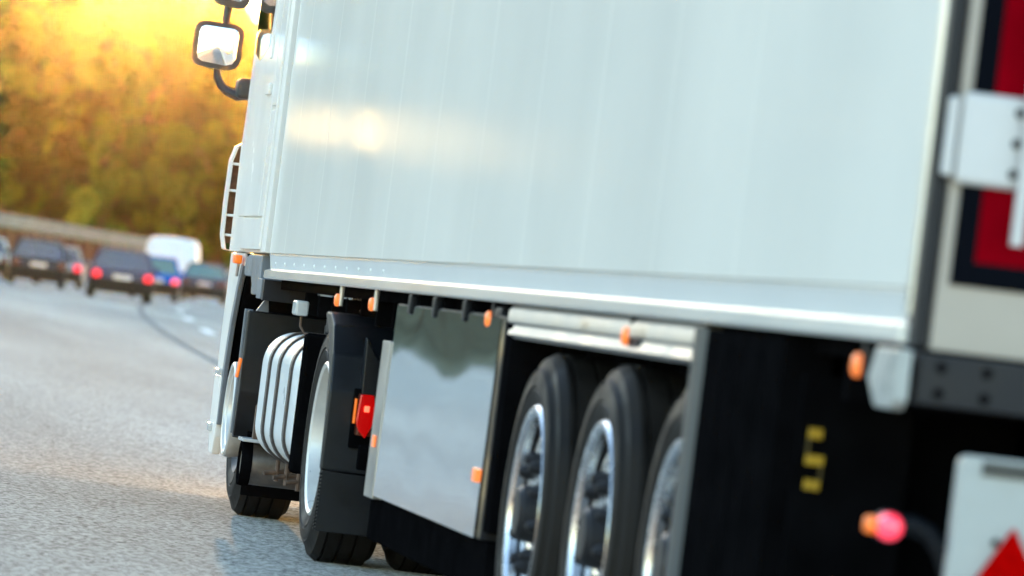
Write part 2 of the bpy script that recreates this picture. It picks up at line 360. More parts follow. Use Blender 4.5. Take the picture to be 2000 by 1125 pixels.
# ------------------------------------------------------------------ vehicles ahead
def loft(bm, secs):
    rings = [[bm.verts.new(p) for p in s] for s in secs]; n = len(rings[0])
    fs = []
    for a, b in zip(rings, rings[1:]):
        for k in range(n): fs.append(bm.faces.new((a[k], a[(k+1) % n], b[(k+1) % n], b[k])))
    fs.append(bm.faces.new(rings[0][::-1])); fs.append(bm.faces.new(rings[-1])); bmesh.ops.recalc_face_normals(bm, faces=fs)
def hull(y, hw, z0, z1, e=0.12):
    if z1 > 1.8:      # tall panel van: sides lean in and the roof edge is well rounded
        return [(-hw*0.95, y, z0), (-hw, y, z0+.15), (-hw*.97, y, z1*.62), (-hw*.90, y, z1-.28), (-hw*.74, y, z1-.06), (0, y, z1), (hw*.74, y, z1-.06), (hw*.90, y, z1-.28), (hw*.97, y, z1*.62), (hw, y, z0+.15), (hw*0.95, y, z0)]
    if hw > 1.05:
        return [(-hw*0.95, y, z0), (-hw, y, z0+.15), (-hw*.98, y, z1*.62), (-hw*.95, y, z1-.12), (-hw*.8, y, z1-.03), (0, y, z1), (hw*.8, y, z1-.03), (hw*.95, y, z1-.12), (hw*.98, y, z1*.62), (hw, y, z0+.15), (hw*0.95, y, z0)]
    return [(-hw*0.93, y, z0), (-hw, y, z0+e), (-hw, y, z1-e*0.8), (-hw*0.93, y, z1), (hw*0.93, y, z1), (hw, y, z1-e*0.8), (hw, y, z0+e), (hw*0.93, y, z0)]
def car(name, x, y, rz, W, H, L, paint, glass, label, kind='hatch', lamp='redd', lampshape='round', lampdz=0.0, group='cars queueing ahead'):
    t = empty(name, (x, y, gz(y)), rz); tag(t, label, 'van' if kind == 'van' else 'car', group)
    hw = W/2; belt = 0.62*H if kind != 'van' else 0.45*H; base = 0.28
    if kind == 'sedan': secs = [(0, .94, base+.1, belt-.06), (.12, .99, base, belt), (.9, 1, base, belt+.02), (L*.72, 1, base, belt-.02), (L*.95, .96, base, belt-.18), (L, .88, base+.08, belt-.28)]
    elif kind == 'van': secs = [(0, .97, base+.1, H-.12), (.1, 1, base, H-.03), (L*.7, 1, base, H), (L*.8, .98, base, H-.15), (L*.92, .96, base, 1.2), (L, .9, base, .9)]
    else: secs = [(0, .94, base+.12, belt-.04), (.10, .99, base, belt), (L*.6, 1, base, belt), (L*.75, 1, base, belt-.04), (L*.95, .96, base, belt-.18), (L, .88, base+.08, belt-.28)]
    part('body', paint, t, loft, [hull(a, hw*b, c, d) for a, b, c, d in secs])
    if kind != 'van':
        y0, y1, y2, y3 = {'sedan': (.55, 1.25, L*.52, L*.72), 'hatch': (.06, .5, L*.5, L*.70), 'wagon': (.05, .35, L*.52, L*.70)}[kind]
        gw = hw*0.93; rw = hw*0.69
        part('windows', glass, t, loft, [[(-gw, y0, belt-.03), (gw, y0, belt-.03), (gw*.995, y0+.01, belt), (-gw*.995, y0+.01, belt)],
             [(-gw, y1, belt-.03), (gw, y1, belt-.03), (rw, y1, H-.06), (-rw, y1, H-.06)], [(-gw, y2, belt-.03), (gw, y2, belt-.03), (rw, y2, H-.05), (-rw, y2, H-.05)],
             [(-gw, y3, belt-.03), (gw, y3, belt-.03), (gw*.98, y3-.01, belt), (-gw*.98, y3-.01, belt)]])
        part('roof', paint, t, loft, [[(-rw*.98, y1-.06, H-.075), (rw*.98, y1-.06, H-.075), (rw*.95, y1-.05, H-.04), (-rw*.95, y1-.05, H-.04)],
             [(-rw*1.02, y1+.3, H-.06), (rw*1.02, y1+.3, H-.06), (rw*.93, y1+.3, H), (-rw*.93, y1+.3, H)], [(-rw*1.02, y2, H-.06), (rw*1.02, y2, H-.06), (rw*.93, y2, H-.01), (-rw*.93, y2, H-.01)]])
        for s in (-1, 1):
            bm = NB(); tube(bm, [(s*gw*.99, y0, belt-.01), (s*rw*1.0, y1, H-.05)], 0.055, 6); obj('pillar', bm, paint, t)
            bm = NB(); tube(bm, [(s*gw, (y1+y2)/2, belt-.01), (s*rw*1.01, (y1+y2)/2, H-.05)], 0.04, 6); obj('pillar', bm, paint, t)
            part('door_mirror', paint, t, box, min(s*hw, s*(hw+.17)), max(s*hw, s*(hw+.17)), L*.64, L*.64+.1, belt-.02, belt+.12, .03)
    else:
        for s in (-1, 1):
            part('rear_door', paint, t, box, s*hw*.40-hw*.37, s*hw*.40+hw*.37, -.02, .02, base+.3, H-.32, .02)
    part('bumper', 'black' if kind != 'van' else 'greyp', t, box, -hw*.98, hw*.98, -.06, .3, base-.02, base+.32, .05)
    for s in (-1, 1):
        xc = s*hw*.78; zc = belt-.2+lampdz
        bm = NB()
        if lampshape == 'round': lathe(bm, [(.001, -.045), (.09, -.04), (.125, -.015), (.13, .04)], (xc, 0, zc), 'Y', 18)
        elif lampshape == 'wide': box(bm, xc-.25, xc+.15, -.035, .1, zc-.07, zc+.09, .03)
        else: box(bm, xc-.12, xc+.13, -.035, .12, zc-.13, zc+.13, .03)
        obj('tail_light', bm, lamp, t)
    part('number_plate', 'hinge', t, box, -.26, .26, -.075 if False else -.03, .02, belt-.30, belt-.18, .005)
    for s in (-1, 1):
        for yw in (.75, L-.8):
            bm = NB(); lathe(bm, [(.2, -.1), (.28, -.1), (.31, -.07), (.31, .07), (.28, .1), (.2, .1)], (s*(hw-.13), yw, .31), 'X', 20)
            wh = obj('wheel', bm, 'rubber', t)
            bm = NB(); lathe(bm, [(.02, .05*s), (.17, .095*s), (.2, .085*s)], (s*(hw-.13), yw, .31), 'X', 16); obj('rim', bm, 'alu', wh)
    part('underbody', 'chassis', t, box, -hw*.85, hw*.85, .2, L-.3, .2, base+.05)
    return t
cp = lambda n, c: matte(mat(n, c, 0.4, metal=0.0, spec=0.3, noise=(3, 0.05)), 0.25)
navy, dark, grey = cp('navy_car_paint', (0.06, 0.07, 0.13)), cp('charcoal_car_paint', (0.035, 0.045, 0.065)), cp('silver_blue_car_paint', (0.25, 0.29, 0.34))
blue, maroon, white, silver = cp('blue_car_paint', (0.0, 0.12, 0.50)), cp('deep_blue_car_paint', (0.05, 0.065, 0.11)), cp('white_van_paint', (0.85, 0.86, 0.85)), cp('pale_silver_paint', (0.45, 0.52, 0.54))
cg = mat('car_glass', (0.10, 0.12, 0.16), 0.08, spec=0.8); tg = mat('tinted_green_glass', (0.10, 0.22, 0.22), 0.08, spec=0.7)  # car_glass base is lightened to paint in the sky that rear windows reflect
def head(y): return -math.atan(2*y/3516.0)
car('car', 9.88, 175, head(175)+.05, 1.86, 1.52, 4.6, dark, cg, 'charcoal estate car with unlit dark red tail lights, leftmost of the dark cars', 'wagon', 'redd', 'tall', .0)
car('car', 11.75, 196, head(196)+.02, 1.80, 1.45, 4.3, grey, cg, 'grey car half hidden to the right of the charcoal estate car', 'hatch', 'redbrake', 'tall', .0)
car('car', 11.05, 154, head(154)+.04, 1.86, 1.44, 4.2, navy, cg, 'navy hatchback with round lit red tail lights, nearest car ahead', 'hatch', 'redbrake', 'round', -.02)
car('car', 14.15, 182, head(182)+.03, 1.68, 1.46, 3.7, blue, tg, 'bright blue small car with a lit tail light beside the navy hatchback', 'hatch', 'pink', 'round', -.05)
car('van', 18.9, 236, head(236)+.02, 2.34, 2.55, 5.6, white, cg, 'white van towering over the smaller cars', 'van', 'redd', 'tall', -.2)
car('car', 18.55, 214, head(214)+.02, 1.86, 1.52, 4.6, maroon, tg, 'dark blue saloon with wide red tail lights, in front of the white van', 'sedan', 'redd', 'wide', .0)
car('car', 23.3, 250, head(250)+.02, 1.85, 1.45, 4.5, silver, tg, 'pale silver car partly hidden behind the lorry cab', 'hatch', 'redd', 'tall', .0)
car('car', 9.15, 196, head(196)+.03, 1.75, 1.45, 4.3, silver, cg, 'pale car cut off by the left edge of the picture', 'hatch', 'redd', 'tall', .0)

# ------------------------------------------------------------------ semi-trailer
TX0, TX1, TY0, TY1 = 2.5, 5.05, 11.5, 25.57
tr = world_empty('semi_trailer', (3.775, 15.4, 0)); tag(tr, 'white box semi-trailer with polished steel locker and three axles behind the cab', 'trailer')
part('box_body', 'paint', tr, box, TX0+.012, TX1-.012, TY0+.06, TY1-.01, 1.16, 3.98, .02)
seam = [25.57, 24.9]
while seam[-1]-1.25 > TY0+.5: seam.append(seam[-1]-1.25)
seam[-1] = TY0+.07
for a, b in zip(seam, seam[1:]):
    for x0, x1 in ((TX0, TX0+.03), (TX1-.03, TX1)):
        part('side_panel', 'paint', tr, box, x0, x1, b+.0025, a-.0025, 1.262, 3.93, .004, 2)
part('roof_panel', 'paint', tr, box, TX0, TX1, TY0+.04, TY1, 3.98, 4.0, .006)
part('front_wall', 'paint', tr, box, TX0+.03, TX1-.03, TY1-.008, TY1+.01, 1.2, 3.95, .004)
prof = [(2.512, 1.262), (2.502, 1.260), (2.501, 1.252), (2.505, 1.246), (2.512, 1.190), (2.503, 1.186), (2.487, 1.180), (2.484, 1.150), (2.490, 1.143), (2.56, 1.143), (2.56, 1.262)]
for nm, pr in (('side_rail', prof), ('side_rail', [(2*3.775-x, z) for x, z in prof])):
    bm = NB(); prism(bm, pr, 'Y', TY0+.03, TY1); obj(nm, bm, 'rail', tr)
for k in range(11):
    bm = NB(); y = 25.3-k*.42
    lathe(bm, [(.008, .004), (.007, -.001), (.003, -.003)], (2.507, y, 1.215), 'X', 8); obj('rivet', bm, 'rail', tr)
part('floor_pan', 'chassis', tr, box, TX0+.07, TX1-.07, TY0+.1, TY1-.02, 1.10, 1.16)
for x in (3.28, 4.18): part('chassis_beam', 'chassis', tr, box, x, x+.09, TY0+.2, 24.5, .78, 1.1)
for k in range(24): part('cross_member', 'chassis', tr, box, TX0+.1, TX1-.1, 12+k*.55, 12.06+k*.55, 1.0, 1.1)
part('lower_side_beam', 'lowbeam', tr, prism, [(2.53, 1.032), (2.515, 1.045), (2.525, 1.075), (2.51, 1.085), (2.512, 1.118), (2.525, 1.138), (2.60, 1.138), (2.60, 1.032)], 'Y', 14.08, 17.60)
part('lower_side_beam', 'lowbeam', tr, prism, [(5.03, 1.03), (5.03, 1.138), (4.95, 1.138), (4.95, 1.03)], 'Y', 14.08, 17.60)

def wheel(parent, x, y, z, side, r, wid, rimr, style, name='wheel'):
    """side -1: the outer face looks to -X; x is the outer face"""
    s = side; c = (x, y, z)
    bm = NB()
    tp = [(rimr-.012, .05), (rimr+.004, .022), (rimr+.03, .010), (rimr+.055, .002), (rimr+.058, .006), (rimr+.064, .006), (rimr+.067, .001), (rimr+.10, .003), (rimr+.112, .008), (rimr+.118, .006), (r-.045, .024), (r-.02, .032), (r, .060)]
    for g_ in (.22, .42, .62, .82):
        tp += [(r, wid*g_-.006), (r-.012, wid*g_-.004), (r-.012, wid*g_+.004), (r, wid*g_+.006)]
    tp += [(r, wid-.06), (r-.03, wid-.02), (rimr+.07, wid), (rimr-.01, wid-.05)]
    lathe(bm, [(a, -s*o) for a, o in tp], c, 'X', 72, close=True)
    ty = obj('tyre', bm, 'rubber', None)
    bm = NB()
    if style == 'alloy':
        rp = [(rimr+.004, .032), (rimr-.014, .030), (rimr-.022, .06), (rimr-.03, .15), (.10, .16), (.10, .22), (rimr-.02, .30), (rimr+.002, .18)]
        lathe(bm, [(a, -s*o) for a, o in rp], c, 'X', 60, close=True)
    elif style == 'drive':
        rp = [(rimr+.006, .030), (rimr+.010, .016), (rimr, .010), (rimr-.014, .018), (rimr-.022, .06), (rimr-.03, .12), (rimr-.05, .15), (rimr-.06, .21), (.16, .235), (.155, .26), (rimr-.02, .30)]
        lathe(bm, [(a, -s*o) for a, o in rp], c, 'X', 60, close=True)
    else:
        rp = [(rimr+.006, .030), (rimr, .012), (rimr-.02, .03), (rimr-.05, .05), (.24, .03), (.17, .012), (.155, .03), (.15, .3), (rimr-.02, .3)]
        lathe(bm, [(a, -s*o) for a, o in rp], c, 'X', 60, close=True)
    wh = obj(name, bm, {'alloy': 'darkgrey', 'drive': 'rimpaint'}.get(style, 'darkgrey'), parent)
    ty.parent = wh
    if style == 'alloy':
        bm = NB(); lathe(bm, [(a, -s*o) for a, o in [(rimr+.008, .031), (rimr+.012, .018), (rimr+.004, .008), (rimr-.012, .010), (rimr-.022, .022), (rimr-.024, .045), (rimr-.014, .040)]], c, 'X', 60, close=True); lp = obj('rim_lip', bm, 'alloy'); lp.parent = wh
        bm = NB(); lathe(bm, [(a, -s*o) for a, o in [(rimr-.048, .10), (rimr-.056, .062), (rimr-.078, .048), (.205, .044), (.185, .048), (.13, .040), (.10, .05), (.10, .11), (.185, .10), (rimr-.07, .10)]], c, 'X', 80, close=True, skip=lambda i, k: i in (2, 7, 8) and (k % 8) in (2, 3, 4)); dc = obj('wheel_disc', bm, 'alloy'); dc.parent = wh
    bm = NB(); hx = {'alloy': -.012, 'drive': .06, 'steer': .0}[style]
    lathe(bm, [(.001, hx), (.07, hx), (.085, hx+.015), (.09, hx+.06), (.112, hx+.08), (.115, .26)], (0, 0, 0), 'X', 28)
    for v in bm.verts: v.co = Vector((x-s*v.co.x, y+v.co.y, z+v.co.z))
    h = obj('hub', bm, 'darkgrey'); h.parent = wh
    for k in range(10):
        a = k/10*2*math.pi+.2; bm = NB(); o0 = {'alloy': .012, 'drive': .20, 'steer': -.005}[style]
        lathe(bm, [(.010, o0-.012), (.019, o0), (.022, o0+.02), (.022, o0+.06)], (0, 0, 0), 'X', 8)
        for v in bm.verts: v.co = Vector((x-s*v.co.x, y+.1675*math.cos(a)+v.co.y, z+.1675*math.sin(a)+v.co.z))
        nn = obj('wheel_nut', bm, 'darkgrey' if style == 'alloy' else 'alloy'); nn.parent = wh
    return wh
for y in (16.80, 15.49, 14.18):
    wheel(tr, 2.505, y, .505, -1, .50, .37, .325, 'alloy'); wheel(tr, 5.045, y, .505, 1, .50, .37, .325, 'alloy')
    bm = NB(); tube(bm, [(2.75, y, .505), (4.8, y, .505)], .075, 14); obj('axle', bm, 'chassis', tr)
    part('suspension_arm', 'chassis', tr, box, 3.2, 3.32, y-.35, y+.4, .52, .80, .02); part('suspension_arm', 'chassis', tr, box, 4.23, 4.35, y-.35, y+.4, .52, .80, .02)
# mudguard side cover behind the third axle
cov = NB(); pts = [(2.62, 12.86), (2.50, 12.86), (2.495, 13.9), (2.50, 13.99), (2.525, 14.06), (2.57, 14.09), (2.62, 14.09)]
prism(cov, pts, 'Z', .12, 1.128); cv = obj('mudguard_cover', cov, 'chassis', tr)
for y in (13.1, 13.35, 13.6): part('cover_rib', 'chassis', cv, box, 2.494, 2.50, y, y+.03, .2, 1.08, .005)
part('rear_mudflap', 'chassis', tr, box, 2.52, 3.1, 12.90, 12.92, .15, 1.05); part('rear_mudflap', 'chassis', tr, box, 4.45, 5.0, 12.90, 12.92, .15, 1.05)
part('right_side_cover', 'black', tr, box, 4.93, 5.04, 11.9, 14.1, .12, 1.13, .02)
cb = NB(); prism(cb, [(2.55, 14.085), (2.515, 14.07), (2.488, 14.03), (2.480, 13.97), (2.484, 13.90), (2.494, 13.86), (2.494, 13.99), (2.52, 14.05), (2.55, 14.07)], 'Z', .12, 1.13); obj('cover_edge_highlight', cb, 'edgehighlight', cv)  # strip in the painted highlight tone, wrapped round the cover's front edge
pl = part('inner_plate', 'chassis', tr, box, 2.53, 2.80, 12.72, 12.74, .50, 1.05)
M['yellowworn'] = mat('worn_yellow_paint', (0.10, 0.065, 0.006), 0.6, noise=(40, 0.5))
ym = lambda x0, x1, z0, z1: part('yellow_marking', 'yellow' if x1-x0 > .02 else 'yellowworn', tr, box, x0, x1, 12.70, 12.712, z0, z1, .002)
ym(2.552, 2.585, .900, .925); ym(2.552, 2.558, .862, .90); ym(2.552, 2.595, .838, .862); ym(2.588, 2.594, .804, .838); ym(2.555, 2.592, .780, .804)
# steel locker
lk = part('steel_locker', 'darkgrey', tr, box, 2.515, 3.15, 17.66, 20.56, .372, 1.10, .006)
part('locker_door', 'steel', lk, prism, [(2.499, .376), (2.514, .376), (2.514, 1.092), (2.5055, 1.092)], 'Y', 17.70, 20.50)
part('locker_flange', 'lowbeam', lk, prism, [(20.50, .362), (20.77, .362), (20.75, .955), (20.52, .955)], 'X', 2.497, 2.56, .004)
part('locker_side_frame', 'chassis', tr, box, 2.52, 3.1, 17.54, 17.655, .40, 1.10, .006)
part('locker_base', 'chassis', tr, box, 2.53, 3.1, 17.6, 20.8, .20, .37, .01)
part('right_locker', 'steel', tr, box, 4.4, 5.035, 17.7, 20.5, .37, 1.10, .006)
part('added_right_skirt', 'chassis', tr, box, 4.98, 5.03, 14.0, 21.6, .14, 1.14, .01)  # unseen far-side panel, added to stop light shining through under the trailer
for y in (18.55, 19.35, 20.05): part('locker_hook', 'black', tr, box, 2.495, 2.53, y, y+.07, 1.065, 1.14, .01)
for y, z in ((20.62, .575), (17.80, .575)): part('side_reflector', 'amber', tr, box, 2.49, 2.50 if y < 20 else 2.495, y-.045, y+.045, z-.022, z+.022, .003)
for i, y in enumerate((22.58, 21.36, 18.03, 15.23, 12.04)):
    bm = NB(); lathe(bm, [(.001, .028), (.014, .026), (.022, .016), (.024, 0), (.022, -.016), (.014, -.026), (.001, -.028)], (0, 0, 0), 'Z', 16)
    for v in bm.verts: v.co = Vector((2.510+v.co.x*.6, y+v.co.y*1.25, 1.084+v.co.z*.95))
    lm = obj('side_marker_lamp', bm, 'amber', tr)
    part('lamp_bracket', 'alu' if i in (0, 1) else 'black', lm, box, 2.512, 2.528, y-.06, y-.02, 1.06, 1.15, .003)
    if i in (2, 3): part('rubber_holder', 'black', lm, box, 2.515, 2.56, y-.20, y-.045, 1.045, 1.13, .02)
# landing legs and kit between the cab and the locker
for x in (2.95, 4.5):
    part('landing_leg', 'chassis', tr, box, x, x+.12, 21.2, 21.32, .32, 1.1, .01); part('landing_foot', 'chassis', tr, box, x-.06, x+.18, 21.14, 21.38, .28, .32, .005)
part('valve_bracket', 'alu', tr, box, 2.60, 2.64, 22.85, 24.2, 1.092, 1.108, .003)
wlmp = part('work_lamp', 'lampglass', tr, box, 2.505, 2.565, 24.15, 24.30, .995, 1.062, .012, 3)
bm = NB(); tube(bm, [(2.54, 24.2, 1.0), (2.54, 24.2, .95), (2.56, 24.18, .92), (2.62, 24.1, .91), (2.68, 23.9, .92)], .006, 6); obj('lamp_cable', bm, 'rust', wlmp)
# rear end
part('corner_post', 'gasket', tr, box, 2.503, 2.537, TY0-.02, TY0+.06, 1.135, 3.98, .008); part('corner_post', 'gasket', tr, box, 5.013, 5.047, TY0-.02, TY0+.06, 1.135, 3.98, .008)
part('corner_trim', 'alu', tr, box, 2.498, 2.512, TY0+.028, TY0+.066, 1.20, 3.98, .004)
dr = None
for x0, x1, s in ((2.541, 3.772, 1), (3.778, 5.009, -1)):
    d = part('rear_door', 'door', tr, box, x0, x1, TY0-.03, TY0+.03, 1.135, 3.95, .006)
    hx = x0 if s > 0 else x1
    X = lambda a, b: (min(hx+s*a, hx+s*b), max(hx+s*a, hx+s*b))
    def db(name, m, a, b, y0, y1, z0, z1, bev=.003): p = X(a, b); return part(name, m, d, box, p[0], p[1], y0, y1, z0, z1, bev)
    if s > 0:
        db('marking_board', 'redboard', .072, 1.15, TY0-.037, TY0-.03, 1.33, 2.6)
        db('board_border', 'blackboard', .024, .072, TY0-.039, TY0-.0305, 1.278, 2.65); db('board_border', 'blackboard', 1.15, 1.2, TY0-.039, TY0-.0305, 1.278, 2.65)
        db('board_border', 'blackboard', .072, 1.15, TY0-.0385, TY0-.0305, 1.278, 1.33); db('board_border', 'blackboard', .072, 1.15, TY0-.0385, TY0-.0305, 2.6, 2.65)
    for zc in (1.59, 2.35, 3.1, 3.75):
        p = X(.002, .145); bm = NB(); box(bm, p[0], p[1], TY0-.064, TY0-.041, zc-.098, zc+.098, .014, 3); obj('hinge', bm, 'hinge', d)
        bm = NB(); lathe(bm, [(.006, -.085), (.013, -.08), (.013, .08), (.006, .085)], (hx-s*.014, TY0-.045, zc), 'Z', 12); obj('hinge_barrel', bm, 'hinge', d)
        for k in (-.065, 0, .065):
            bm = NB(); lathe(bm, [(.004, -.076), (.010, -.074), (.011, -.064)], (hx+s*.125, TY0, zc+k), 'Y', 8); obj('bolt', bm, 'darkgrey', d)
    for xo in (.146, .75):
        bm = NB(); tube(bm, [(hx+s*xo, TY0-.085, 1.375), (hx+s*xo, TY0-.085, 3.9)], .014, 12); obj('lock_rod', bm, 'hinge', d)
part('rear_sill', 'darkgrey', tr, box, 2.512, 5.038, TY0-.08, TY0+.12, 1.018, 1.128, .006)
for k in (2.56, 2.66): 
    for z in (1.045, 1.10):
        bm = NB(); lathe(bm, [(.005, -.088), (.011, -.086), (.012, -.08)], (k, TY0, z), 'Y', 8); obj('sill_bolt', bm, 'chassis', tr)
part('corner_buffer', 'plate', tr, prism, [(11.42, 1.02), (11.45, 1.0), (11.62, 1.0), (11.72, 1.06), (11.66, 1.13), (11.42, 1.13)], 'X', 2.466, 2.496, .006)
lb = NB(); r = .02; x0, x1, z0, z1 = 2.612, 4.938, .30, .925
pp = [(x0+r-r*math.cos(a), z1-r+r*math.sin(a)) for a in [R_(q) for q in (0, 22, 45, 68, 90)]] + [(x1-r+r*math.sin(a), z1-r+r*math.cos(a)) for a in [R_(q) for q in (0, 22, 45, 68, 90)]] + [(x1, z0), (x0, z0)]
prism(lb, pp, 'Y', 11.36, 11.40, .004); lbar = obj('light_bar', lb, 'plate', tr)
part('light_bar_top_strip', 'striptop', lbar, box, 2.66, 4.89, 11.352, 11.361, .886, .916, .002)
for xc in (2.742, 4.808):
    prism(bm := NB(), [(xc, .785), (xc-.092, .632), (xc+.092, .632)], 'Y', 11.345, 11.36, .004); obj('triangle_reflector', bm, 'redtri', lbar)
    bm = NB(); lathe(bm, [(.003, -.012), (.008, -.010), (.009, 0)], (xc-.035, 11.36, .748), 'Y', 8); obj('bolt', bm, 'chassis', lbar)
for xc in (3.05, 4.5):
    part('tail_lamp', 'redd', lbar, box, xc-.19, xc+.19, 11.33, 11.362, .62, .76, .012)
part('underrun_bar', 'alu', tr, box, 2.65, 4.9, 11.5, 11.62, .38, .50, .02)
for x in (3.2, 4.25): part('underrun_strut', 'chassis', tr, box, x, x+.08, 11.4, 11.9, .45, 1.05, .005)
bm = NB(); tube(bm, [(2.50, 11.45, .755), (2.545, 11.46, .762), (2.585, 11.46, .748), (2.615, 11.45, .715), (2.635, 11.44, .67), (2.66, 11.43, .62)], [.022, .022, .02, .02, .021, .022], 12); arm = obj('stalk_lamp_arm', bm, 'black', tr)
bm = NB(); lathe(bm, [(.001, -.05), (.014, -.048), (.024, -.038), (.029, -.02), (.029, 0)], (2.496, 11.46, .753), 'Y', 20); obj('stalk_lamp_red_lens', bm, 'pink', arm)
bm = NB(); lathe(bm, [(.028, 0), (.033, .002), (.033, .02), (.02, .03)], (2.496, 11.458, .753), 'Y', 20); obj('stalk_lamp_ring', bm, 'black', arm)
part('stalk_lamp_amber_lens', 'amberl', arm, box, 2.447, 2.475, 11.445, 11.49, .735, .771, .008)
for x in (3.0, 4.1): part('rear_inner_panel', 'chassis', tr, box, x, x+.55, 12.3, 12.35, .35, 1.1)

# ------------------------------------------------------------------ tractor unit
tu = world_empty('tractor_unit', (3.775, 24.6, 0)); tag(tu, 'white lorry cab with strapped fuel tank pulling the white trailer', 'lorry')
CF = 28.0
# cab side shell
def cab_shell(bm):
    secs = []
    for y, x0, z1 in ((26.10, 2.53, 3.75), (26.15, 2.512, 3.8), (27.2, 2.505, 3.8), (27.6, 2.515, 3.72), (27.85, 2.56, 3.5), (28.02, 2.68, 3.2), (28.06, 2.80, 3.0)):
        x1 = 7.55-x0
        secs.append([(x0+.02, y, 1.262), (x0, y, 1.30), (x0, y, 1.9), (x0+.02, y, 2.45), (x0+.05, y, 3.1), (x0+.16, y, z1-.12), (x0+.32, y, z1), (x1-.32, y, z1), (x1-.16, y, z1-.12), (x1-.05, y, 3.1), (x1-.02, y, 2.45), (x1, y, 1.9), (x1, y, 1.30), (x1-.02, y, 1.262)])
    loft(bm, secs)
body = part('cab_body', 'cab', tu, cab_shell)
# door and side panels, each a thin shell on the cab side
def sidep(name, poly, m, x0, x1, bev=.006):
    bm = NB(); prism(bm, poly, 'X', x0, x1, bev); return obj(name, bm, m, tu)
door = sidep('cab_door', [(26.28, 1.435), (27.36, 1.435), (27.52, 1.70), (27.55, 2.02), (27.50, 2.60), (26.28, 2.60)], 'cab', 2.492, 2.53)
sidep('door_lower_panel', [(26.05, 1.275), (27.05, 1.275), (27.05, 1.425), (26.05, 1.425)], 'cab', 2.494, 2.53)
sidep('corner_panel', [(27.07, 1.262), (27.62, 1.262), (27.66, 1.80), (27.60, 2.02), (27.56, 1.72), (27.38, 1.435), (27.07, 1.435)], 'cab', 2.497, 2.53)
sidep('side_window', [(26.62, 2.60), (26.75, 2.26), (27.15, 2.205), (27.50, 2.26), (27.44, 2.85), (26.62, 2.9)], 'glassdark', 2.490, 2.535, .004)
sidep('window_frame', [(26.52, 2.95), (26.52, 2.20), (26.60, 2.20), (26.60, 2.95)], 'cab', 2.484, 2.53)
sidep('sleeper_panel', [(25.96, 1.965), (26.26, 1.965), (26.26, 3.1), (25.96, 3.1)], 'cab', 2.492, 2.53)
sidep('sleeper_panel', [(25.96, 1.435), (26.26, 1.435), (26.26, 1.945), (25.96, 1.945)], 'cab', 2.494, 2.53)
bm = NB(); prism(bm, [(2.485, 25.66), (2.475, 25.72), (2.492, 25.95), (2.53, 25.95), (2.53, 25.66)], 'Z', 1.262, 3.6, .004); obj('side_fairing', bm, 'cab', tu)
bm = NB(); tube(bm, [(2.476, 25.80, 1.28), (2.478, 25.80, 3.4)], .008, 8); obj('fairing_seal', bm, 'cab', tu)
part('door_handle', 'cab', door, box, 2.472, 2.494, 26.34, 26.52, 2.02, 2.075, .01)
part('roof_fairing', 'cab', tu, prism, [(26.0, 3.78), (27.5, 3.78), (26.9, 3.93), (26.0, 4.0)], 'X', 2.75, 4.8, .03)
part('windscreen', 'glassdark', tu, box, 2.85, 4.7, 28.0, 28.09, 2.0, 2.9, .02)
part('grille', 'black', tu, box, 2.9, 4.65, 28.0, 28.09, .9, 1.85, .02)
part('front_bumper', 'cab', tu, prism, [(27.45, .30), (28.12, .30), (28.15, .95), (28.05, 1.255), (27.68, 1.255), (27.52, .9), (27.42, .6)], 'X', 2.62, 4.93, .03)
# corner air deflector with ribs
bm = NB(); path = [(2.535, 27.62, 1.825), (2.50, 27.72, 1.82), (2.455, 27.80, 1.79), (2.437, 27.82, 1.72), (2.434, 27.82, 1.5), (2.437, 27.81, 1.34), (2.452, 27.79, 1.27), (2.53, 27.70, 1.262)]
P = [Vector(p)+Vector((.034, 0, 0)) for p in path]
prism_pts = []
for a in path: prism_pts.append(a)
ring = []
for p in P:
    ring.append((bm.verts.new(p+Vector((-.006, -.05, 0))), bm.verts.new(p+Vector((.006, -.05, -.004))), bm.verts.new(p+Vector((.006, .09, -.004))), bm.verts.new(p+Vector((-.006, .09, 0)))))
for a, b in zip(ring, ring[1:]):
    for k in range(4): bm.faces.new((a[k], a[(k+1) % 4], b[(k+1) % 4], b[k]))
bm.faces.new(ring[0][::-1]); bm.faces.new(ring[-1]); bmesh.ops.recalc_face_normals(bm, faces=bm.faces)
bmesh.ops.bevel(bm, geom=list(bm.edges), offset=.002, segments=1, affect='EDGES')
dfl = obj('air_deflector', bm, 'cab', tu)
for z in (1.695, 1.56, 1.435, 1.335): part('deflector_rib', 'cab', dfl, prism, [(2.478, 27.78), (2.55, 27.64), (2.55, 27.84), (2.478, 27.88)], 'Z', z, z+.012, .002)
part('deflector_back', 'rust', dfl, box, 2.482, 2.57, 27.885, 27.895, 1.30, 1.79)
# wheel arch: outer white lip, dark liner, grey rear section
SW = (26.47, .50)
def arc(r, a0, a1, n=14): return [(SW[0]+r*math.cos(R_(a0+(a1-a0)*i/n)), SW[1]+r*math.sin(R_(a0+(a1-a0)*i/n))) for i in range(n+1)]
lip_o = [(27.62, 1.262), (27.60, .34), (27.50, .26), (27.30, .28)]; lip_i = [(27.26, .34), (27.24, .62)] + arc(.78, 10, 78, 8)[0:9] + [(26.95, 1.262)]
bm = NB(); prism(bm, [(26.98, 1.255), (27.66, 1.255), (27.64, .62), (27.58, .36), (27.44, .28), (27.30, .30), (27.25, .42)] + [(27.23, .66), (27.17, .86), (27.06, 1.03), (26.92, 1.16), (26.86, 1.21)], 'X', 2.512, 2.532, .006); arch = obj('front_wheel_arch', bm, 'cab', tu)
bm = NB(); prism(bm, [(27.20, .40), (27.28, .40), (27.26, .70), (27.19, .92), (27.06, 1.10), (26.95, 1.20), (26.86, 1.19), (26.99, 1.06), (27.10, .90), (27.17, .70)], 'X', 2.504, 2.526, .004); obj('arch_trim', bm, 'greyp', tu)
